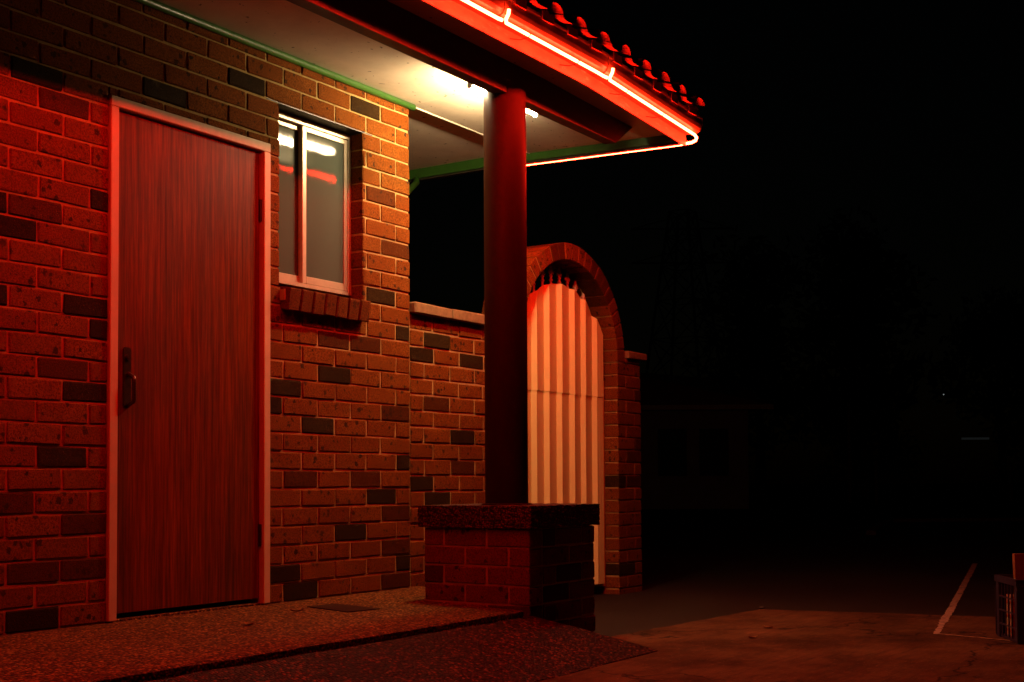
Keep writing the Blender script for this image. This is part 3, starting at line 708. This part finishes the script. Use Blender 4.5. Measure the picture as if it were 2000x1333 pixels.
# arch
AC, AZ, RI, RO, AY = 1.752, 1.359, .608, .715, .03
ar = thing('brick_arch', (AC, AY+.17, GZ), 'tall brick arch of radiating bricks round the corrugated gate', 'arch')
ADARK = [('dark', at_y(x, y, AY)) for x, y in ((1214, 757), (1221, 783), (1212, 930), (1225, 1033), (1222, 1103))]
def pier(xa, xb, jamb_left):
    k = 0; z = 1.359
    while z > GZ-.05:
        zt, zb = z-.004, z-.0855+.004
        sp = [(xa, xa+.23), (xa+.24, xb)] if (k % 2 == 0) else [(xa, xa+.11), (xa+.12, xb)]
        if not jamb_left: sp = [(xb-(c-xa), xb-(a-xa)) for a, c in sp]
        for a, c in sp:
            kd = kind_at(a, c, zb, zt, ADARK) or ('mid' if random.random() < .2 else 'red')
            brick(ar, a, c, AY+random.uniform(-.002, .002), AY+.11, zb, zt, kd)
        ys = [(AY+.12, AY+.23), (AY+.24, AY+.30)] if k % 2 else [(AY+.12, AY+.30)]
        e0, e1 = (xa, xa+.11) if jamb_left else (xb-.11, xb)
        for y0, y1 in ys: brick(ar, e0, e1, y0, y1, zb, zt, 'red' if random.random() > .2 else 'mid')
        z -= .0855; k += 1
    m = MBuf(); m.box((xa+.005, AY+.006, GZ-.05), (xb-.005, AY+.295, 1.355)); m.build('mortar', MAT['mortar'], ar)
pier(AC+RI, AC+RI+.335, True); pier(AC-RI-.335, AC-RI, False)
def voussoir_mesh(a, r0, r1, y0, y1, kd):
    c = .004; vs = []
    for y, s in ((y0, c), (y0+c, 0), (y1-c, 0), (y1, c)):
        for rr, sg in ((r0+s, -1), (r1-s, -1), (r1-s, 1), (r0+s, 1)):
            h = (a/2 - s/rr - .0042/rr)*sg; vs.append((rr*math.sin(h), y, rr*math.cos(h)))
    fs = [(i*4+k, i*4+(k+1) % 4, i*4+4+(k+1) % 4, i*4+4+k) for i in range(3) for k in range(4)] + [(3, 2, 1, 0), (12, 13, 14, 15)]
    me = bpy.data.meshes.new('voussoir'); me.from_pydata(vs, [], fs); me.update()
    bm = bmesh.new(); bm.from_mesh(me); bmesh.ops.recalc_face_normals(bm, faces=bm.faces); bm.to_mesh(me); bm.free()
    me.materials.append(MB[kd]); return me
NV = 24; ang = math.pi/NV
VM = {(kd, q): voussoir_mesh(ang, RI, RO, *yy, kd) for kd in ('red', 'mid', 'dark') for q, yy in enumerate(((0, .155), (.161, .245)))}
for i in range(NV):
    kd = 'red' if i not in (15, 16, 17) else 'mid'
    if random.random() < .18: kd = 'mid'
    for q in (0, 1):
        o = bpy.data.objects.new('voussoir', VM[(kd, q)]); S.collection.objects.link(o); o.parent = ar
        r_ = -math.pi/2 + ang*(i+.5)
        off = random.uniform(-.002, .002); o.location = Vector((AC, AY+off, AZ)) - wloc(ar); o.rotation_euler = (0, r_+random.uniform(-.003, .003), 0)
b = MBuf(); K = 48; vs = []
for i in range(K+1):
    t_ = math.pi*i/K
    for rr in (RI+.006, RO-.006):
        for y in (AY+.006, AY+.239): vs.append((AC-rr*math.cos(t_), y, AZ+rr*math.sin(t_)))
b.add(vs, [(i*4+p, i*4+q, i*4+4+q, i*4+4+p) for i in range(K) for p, q in ((0, 1), (1, 3), (3, 2), (2, 0))] + [(0, 1, 3, 2), (K*4, K*4+1, K*4+3, K*4+2)])
b.build('mortar', MAT['mortar'], ar)
sb = AC+RI+.118
brick(ar, sb, sb+.275, AY-.025, AY+.32, 1.392, 1.442, 'coping', 'coping_brick', .006)
brick(ar, sb, sb+.205, AY, AY+.29, 1.361, 1.390, 'red')
brick(ar, AC-RI-.335, AC-RI-.118, AY-.025, AY+.32, 1.392, 1.442, 'coping', 'coping_brick', .006)

# ================================================================== GATE
GTY = .150
gt = thing('arched_gate', (AC, GTY+.03, GZ), 'cream ribbed steel sheet gate with spearhead finials filling the brick arch', 'gate')
lx, rx = AC-RI+.03, AC+RI-.045
def gtop(x):
    u = (x-AC-.03)/.62; return 1.25 + .575*math.sqrt(max(0, 1-u*u))
RIBS = [1.438, 1.590, 1.748, 1.910, 2.056, 2.212]; RIBS = [RIBS[0]-.155*2, RIBS[0]-.155] + RIBS
def ribpath(dy=0):
    # along X: pan, steep flank facing left, flat crest (proud, towards -Y), flank facing right
    pts = [(lx, GTY)]
    for r0 in RIBS:
        if r0 < lx+.01: continue
        pts += [(r0-.002, GTY+.000), (r0+.020, GTY-.028), (r0+.024, GTY-.028), (r0+.148, GTY)]
    out = []
    for x, y in pts:
        if x <= rx: out.append((x, y+dy))
    out.append((rx, out[-1][1])); return out
def gsheet(z0f, z1f, dy, name):
    path = ribpath(dy); fine = []
    for (xa, ya), (xb, yb) in zip(path[:-1], path[1:]):
        m = 4 if abs(yb-ya) < 1e-6 and xb-xa > .05 else 2
        for i in range(m):
            y = ya+(yb-ya)*i/m
            fine.append((xa+(xb-xa)*i/m, y + (.0012 if (m == 4 and i % 2) else 0)))
    fine.append(path[-1]); m_ = MBuf(); n_ = len(fine); vs = []
    for t_ in (0, .0025):
        for x, y in fine: vs.append((x, y+t_, z0f(x)))
        for x, y in fine: vs.append((x, y+t_, z1f(x)))
    fs = []
    for i in range(n_-1):
        fs += [(i, i+1, n_+i+1, n_+i), (2*n_+i+1, 2*n_+i, 3*n_+i, 3*n_+i+1), (n_+i, n_+i+1, 3*n_+i+1, 3*n_+i), (i+1, i, 2*n_+i, 2*n_+i+1)]
    fs += [(0, n_, 3*n_, 2*n_), (n_-1, 3*n_-1, 4*n_-1, 2*n_-1)]
    m_.add(vs, fs); return m_.build(name, MAT['sheet'], gt)
gsheet(lambda x: -.142, lambda x: 1.14, 0, 'gate_sheet')
gsheet(lambda x: 1.119 + random.uniform(-.003, .003), gtop, -.0045, 'gate_sheet')
b = MBuf(); arc = [(x, GTY+.022, gtop(x)-.03) for x in [lx+.02+(rx-lx-.04)*i/20 for i in range(21)]]
for p, q in zip(arc[:-1], arc[1:]): b.bar(p, q, .03, .008)
b.box((lx, GTY+.008, -.15), (lx+.035, GTY+.043, gtop(lx+.03)-.02), .002); b.box((rx-.035, GTY+.008, -.15), (rx, GTY+.043, gtop(rx-.03)-.02), .002)
b.box((lx+.036, GTY+.01, -.12), (rx-.036, GTY+.04, -.085)); b.box((lx+.036, GTY+.01, 1.0), (rx-.036, GTY+.04, 1.035)); b.build('gate_frame', MAT['iron'], gt)
b = MBuf(); b.box((AC+RI-.040, GTY-.012, -.165), (AC+RI-.001, GTY+.05, 1.235), .003); b.build('gate_stop', MAT['sheet'], gt)
def finial(x, zb):
    m = MBuf(); y = GTY+.032
    m.tube([(x, y, zb-.22), (x, y, zb+.012)], .0075, 8)
    m.lathe((x, y, zb), [(.008, .0), (.0135, .006), (.0135, .012), (.008, .016), (.008, .03), (.0125, .034), (.0125, .04), (.007, .045), (.012, .062), (.0135, .072), (.009, .092), (.002, .114)], 8)
    for s in (-1, 1):
        m.tube([(x+s*.006, y, zb+.036), (x+s*.012, y, zb+.056), (x+s*.020, y, zb+.068), (x+s*.028, y, zb+.066), (x+s*.031, y, zb+.056), (x+s*.027, y, zb+.048)], [.005, .0055, .005, .0045, .004, .002], 6)
    m.build('finial', MAT['iron'], gt, smooth=True)
for i in range(9):
    x = 1.318 + .1052*i
    if lx+.05 < x < rx-.02: finial(x, gtop(x)+.018)
for z in (.2, 1.0):
    b = MBuf(); b.tube([(lx-.012, GTY+.02, z), (lx-.012, GTY+.02, z+.1)], .012, 10); b.build('hinge', MAT['dark_metal'], gt)

# ================================================================== CRATE AND BOARD
cr = thing('milk_crate', (1.0, -2.90, GZ), 'dark blue plastic crate standing on the concrete at the right edge', 'crate')
# local frame : front-left corner at K0, e1 along its front to the right of the picture, e2 away from the camera
K0 = Vector((.812, -2.838, GZ+.004)); ca = math.radians(-62); e1 = Vector((math.cos(ca), math.sin(ca), 0)); e2 = Vector((-e1.y, e1.x, 0)); ez = Vector((0, 0, 1))
CW, CD, CH = .33, .33, .29
def cp(a, b_, c): return K0 + e1*a + e2*b_ + ez*c
def obox(m, a0, a1, b0, b1, c0, c1):
    vs = [cp(a, b_, c) for c in (c0, c1) for a, b_ in ((a0, b0), (a1, b0), (a1, b1), (a0, b1))]
    m.add(vs, [(0, 3, 2, 1), (4, 5, 6, 7), (0, 1, 5, 4), (1, 2, 6, 5), (2, 3, 7, 6), (3, 0, 4, 7)])
for a, b_ in ((0, 0), (CW, 0), (CW, CD), (0, CD)):
    m = MBuf(); s = 1 if a == 0 else -1; t_ = 1 if b_ == 0 else -1
    obox(m, *sorted((a, a+s*.040)), *sorted((b_, b_+t_*.008)), 0, CH-.032)
    obox(m, *sorted((a, a+s*.008)), *sorted((b_+t_*.0085, b_+t_*.040)), 0, CH-.032)
    obox(m, *sorted((a-s*.004, a+s*.004)), *sorted((b_-t_*.004, b_-t_*.0005)), .005, CH-.05)
    m.build('corner_post', MAT['crate'], cr)
m = MBuf(); o_ = .006
obox(m, -o_, CW+o_, -o_, .012, CH-.03, CH); obox(m, -o_, CW+o_, CD-.012, CD+o_, CH-.03, CH); obox(m, -o_, .012, .0125, CD-.0125, CH-.03, CH); obox(m, CW-.012, CW+o_, .0125, CD-.0125, CH-.03, CH)
obox(m, -o_-.006, CW+o_+.006, -o_-.008, -o_, CH-.006, CH); m.build('rim', MAT['crate'], cr)
m = MBuf(); obox(m, .008, CW-.008, .008, CD-.008, 0, .012); m.build('crate_base', MAT['crate'], cr)
for z in (.06, .125, .19):
    for (a0, a1, b0, b1) in ((.041, CW-.041, .001, .006), (.041, CW-.041, CD-.006, CD-.001), (.001, .006, .041, CD-.041), (CW-.006, CW-.001, .041, CD-.041)):
        m = MBuf(); obox(m, a0, a1, b0, b1, z, z+.008); m.build('slat', MAT['crate'], cr)
for k in range(1, 5):
    u = .04 + (CW-.08)*k/5
    for (a0, a1, b0, b1) in ((u, u+.008, .0005, .0065), (u, u+.008, CD-.0065, CD-.0005), (.0005, .0065, u, u+.008), (CW-.0065, CW-.0005, u, u+.008)):
        m = MBuf(); obox(m, a0, a1, b0, b1, .0125, CH-.031); m.build('slat', MAT['crate'], cr)
m = MBuf()
vs = [cp(a, b_, c) for c, t_ in ((.014, 0), (.40, .03)) for a, b_ in ((.030, .10+t_), (.27, .10+t_), (.27, .135+t_), (.030, .135+t_))]
m.add(vs, [(0, 3, 2, 1), (4, 5, 6, 7), (0, 1, 5, 4), (1, 2, 6, 5), (2, 3, 7, 6), (3, 0, 4, 7)])
tag(m.build('timber_offcut', MAT['board']), 'pale timber offcut standing upright in the blue crate', 'board')
m = MBuf(); obox(m, .03, .30, .20, .30, .014, .20); tag(m.build('carton', MAT['cardboard']), 'small brown carton low inside the blue crate', 'carton')

# ================================================================== SMALL LITTER
LIT = [((-1.20, -.30), .03, 'dry leaf on the porch between door and drain cover'), ((-1.66, -.47), .035, 'dry leaf on the porch in front of the door handle side'),
       ((.86, -1.62), .035, 'curled dry leaf lying on the concrete apron near its far edge'), ((.42, -1.72), .03, 'small dry leaf on the concrete apron beyond the ramp tip')]
for (x, y), s, lab in LIT:
    m = MBuf(); z = (hz(y)-.003 if x < 0 else GZ+.001)
    n_ = 7; vs = []
    a_ = random.uniform(0, 3)
    for i in range(n_+1):
        t_ = i/n_*2-1; wd = .38*s*(1-t_*t_); cx_, cy2 = x+s*t_*math.cos(a_), y+s*t_*math.sin(a_); zz = z+.006*t_*t_+.002
        vs += [(cx_-wd*math.sin(a_), cy2+wd*math.cos(a_), zz+.005), (cx_, cy2, zz), (cx_+wd*math.sin(a_), cy2-wd*math.cos(a_), zz+.004)]
    vs += [(p[0], p[1], p[2]+.0015) for p in vs]; q = (n_+1)*3
    fs = [(i*3+k, i*3+k+1, i*3+k+4, i*3+k+3) for i in range(n_) for k in (0, 1)]; fs += [tuple(q+i for i in f[::-1]) for f in fs]
    m.add(vs, fs); tag(m.build('fallen_leaf', MAT['leaf_litter'], recalc=False), lab, 'leaf', 'dry leaves on the ground')
m = MBuf(); c = Vector((1.80, -1.21, GZ)); 
bm = bmesh.new(); bmesh.ops.create_icosphere(bm, subdivisions=2, radius=.018)
for v in bm.verts: v.co = Vector((v.co.x*1.3, v.co.y*.9, v.co.z*.55))*random.uniform(.85, 1.1)
me = bpy.data.meshes.new('concrete_chunk'); bm.to_mesh(me); bm.free()
tag(link('concrete_chunk', me, MAT['kerb'], None, c+Vector((0, 0, .006))), 'broken chunk of concrete at the far corner of the apron', 'rubble')

# ================================================================== DARK BACKGROUND
def pt(x, y, dist): return CAM + cam_ray(x, y)*dist
nh = thing('neighbour_house', (27, 10.6, GZ), 'dark low house with gabled roof behind the brick arch', 'house')
A = Vector((25.2, 13.4)); Bq = Vector((27.9, 8.9)); al = (Bq-A).normalized(); dp = Vector((-al.y, al.x)); dp = dp if dp.dot(Vector((.84, .54))) > 0 else -dp
def hp(s, t_, z): q = A + al*s + dp*t_; return (q.x, q.y, z)
LW = (Bq-A).length
def hbox(m, s0, s1, t0, t1, z0, z1):
    vs = [hp(s, t_, z) for z in (z0, z1) for s, t_ in ((s0, t0), (s1, t0), (s1, t1), (s0, t1))]
    m.add(vs, [(0, 3, 2, 1), (4, 5, 6, 7), (0, 1, 5, 4), (1, 2, 6, 5), (2, 3, 7, 6), (3, 0, 4, 7)])
m = MBuf(); hbox(m, 0, LW-.6, .6, 6, GZ-.1, 2.62); m.build('wall', MAT['house_wall'], nh)
m = MBuf(); m.add([hp(-.6, 0, 2.62), hp(LW, 0, 2.62), hp(LW, 6.6, 2.62), hp(-.6, 6.6, 2.62), hp(.9, .2, 3.62), hp(.9, 6.3, 3.62), hp(LW-.7, 3.2, 3.55)],
                  [(0, 3, 2, 1), (0, 1, 4), (1, 6, 4), (1, 2, 6), (2, 5, 6), (4, 6, 5), (2, 3, 5), (3, 0, 4, 5)]); m.build('roof', MAT['house_roof'], nh)
m = MBuf(); hbox(m, -.6, LW, -.04, 0, 2.5, 2.63); m.build('eave_board', MAT['frame'], nh)
for s0 in (2.15, 3.3):
    m = MBuf(); hbox(m, s0, s0+.8, .55, .598, .7, 2.0); wn = m.build('window', MAT['glass_dark'], nh)
m = MBuf(); hbox(m, .35, 1.05, .55, .598, GZ-.02, 1.95); m.build('door', MAT['timber'], nh)
m = MBuf(); hbox(m, 1.30, 1.56, .53, .548, 1.98, 2.26); m.build('wall_sign', MAT['sign'], nh)
# lattice pylon
py = thing('lattice_pylon', (131, 60, GZ), 'faint lattice power pylon behind the neighbour house', 'pylon')
def leg(sx, sy, z):
    k = 4.0*(1-z/36)+.7; return Vector((131+sx*k, 60+sy*k, z))
lv = [0, 6, 12, 17, 21.5, 25.5, 29, 32]
for sx in (-1, 1):
    for sy in (-1, 1):
        m = MBuf(); m.bar(leg(sx, sy, -.3), leg(sx, sy, 32), .24); m.build('leg', MAT['dark_metal'], py)
m = MBuf()
for z0, z1 in zip(lv[:-1], lv[1:]):
    for (a, b_) in (((-1, -1), (1, -1)), ((1, -1), (1, 1)), ((1, 1), (-1, 1)), ((-1, 1), (-1, -1))):
        m.bar(leg(*a, z0), leg(*b_, z1), .12); m.bar(leg(*b_, z0), leg(*a, z1), .12); m.bar(leg(*a, z1), leg(*b_, z1), .12)
m.build('bracing', MAT['dark_metal'], py)
for z in (26, 30):
    m = MBuf(); t0 = Vector((131, 60, z)); ad = Vector((.54, -.84, 0))
    m.bar(t0-ad*6, t0+ad*6, .2); m.bar(t0-ad*6, t0+Vector((0, 0, 1.6)), .12); m.bar(t0+ad*6, t0+Vector((0, 0, 1.6)), .12); m.build('cross_arm', MAT['dark_metal'], py)
# trees
def tree(x, y, h, rx_, label, seed):
    R_ = random.Random(seed); base = Vector((x, y, GZ-.03)); t_ = thing('tree', base, label, 'tree', 'dark trees behind the yard')
    m = MBuf(); m.tube([base, base+Vector((.1, 0, h*.25)), base+Vector((-.1, .1, h*.55)), base+Vector((0, 0, h*.85))], [.035*h*.7, .028*h*.7, .018*h*.7, .006*h], 8)
    for _ in range(7):
        z = R_.uniform(.3, .7)*h; a = R_.uniform(0, 6.28); q = base+Vector((0, 0, z)); m.tube([q, q+Vector((math.cos(a)*rx_*.35, math.sin(a)*rx_*.35, h*.1)), q+Vector((math.cos(a)*rx_*.7, math.sin(a)*rx_*.7, h*.16))], [.01*h, .006*h, .003*h], 6)
    m.build('trunk', MAT['bark'], t_)
    m = MBuf(); cl = []
    for _ in range(46):
        z = R_.uniform(.22, 1.0); r_ = rx_*(1.05-z)**.6*R_.uniform(.25, 1.0); a = R_.uniform(0, 6.28)
        cl.append((base+Vector((math.cos(a)*r_, math.sin(a)*r_, z*h)), R_.uniform(.09, .17)*h))
    for c, r_ in cl:
        for _ in range(60):
            dv = Vector((R_.gauss(0, 1), R_.gauss(0, 1), R_.gauss(0, .8))).normalized()*r_*R_.uniform(.4, 1.0); q = c+dv
            u = Vector((R_.gauss(0, 1), R_.gauss(0, 1), R_.gauss(0, 1))).normalized(); v = u.orthogonal().normalized(); s = R_.uniform(.018, .032)*h
            m.add([q-u*s, q+v*s*.55, q+u*s, q-v*s*.55], [(0, 1, 2, 3)])
    m.build('crown', MAT['leaf'], t_, recalc=False)
tree(51, 18.6, 11.2, 4.2, 'dark broad tree behind the right end of the neighbour house', 1)
tree(56, 15.6, 12.8, 4.6, 'tallest dark tree, right of the broad tree', 2)
tree(60, 9.8, 9.5, 4.5, 'dark tree at the right edge of the picture', 3)
tree(47, 12.4, 5.0, 2.4, 'small dark tree in front of the tallest tree', 4)
for (x, y0, y1, dist, lab) in ((1712, 900, 990, 40, 'thin timber post standing alone in the dark yard'), (1975, 905, 962, 46, 'thin timber post at the far right of the dark yard'), (1660, 785, 975, 44, 'taller pale post left of the lone timber post')):
    p = pt(x, y1, dist); q = pt(x, y0, dist); m = MBuf(); m.tube([(p.x, p.y, GZ-.2), (p.x, p.y, q.z-.02), (p.x, p.y, q.z)], [.055, .05, .03], 8); tag(m.build('fence_post', MAT['timber']), lab, 'post', 'posts in the dark yard')
p = pt(1905, 857, 62); ax = Vector((.542, -.84, 0)); m = MBuf(); m.bar(p-ax*.65, p+ax*.65, .12, .10)
tag(m.build('distant_strip_light', MAT['far_light']), 'faint grey strip of light far off between the trees', 'lamp')
p = pt(1843, 771, 62); bm = bmesh.new(); bmesh.ops.create_icosphere(bm, subdivisions=2, radius=.03); me = bpy.data.meshes.new('distant_lamp'); bm.to_mesh(me); bm.free()
tag(link('distant_lamp', me, MAT['far_dot'], None, p), 'tiny white lamp point far off above the grey strip', 'lamp')
print('bricks in house wall', count, 'objects', len(S.objects))
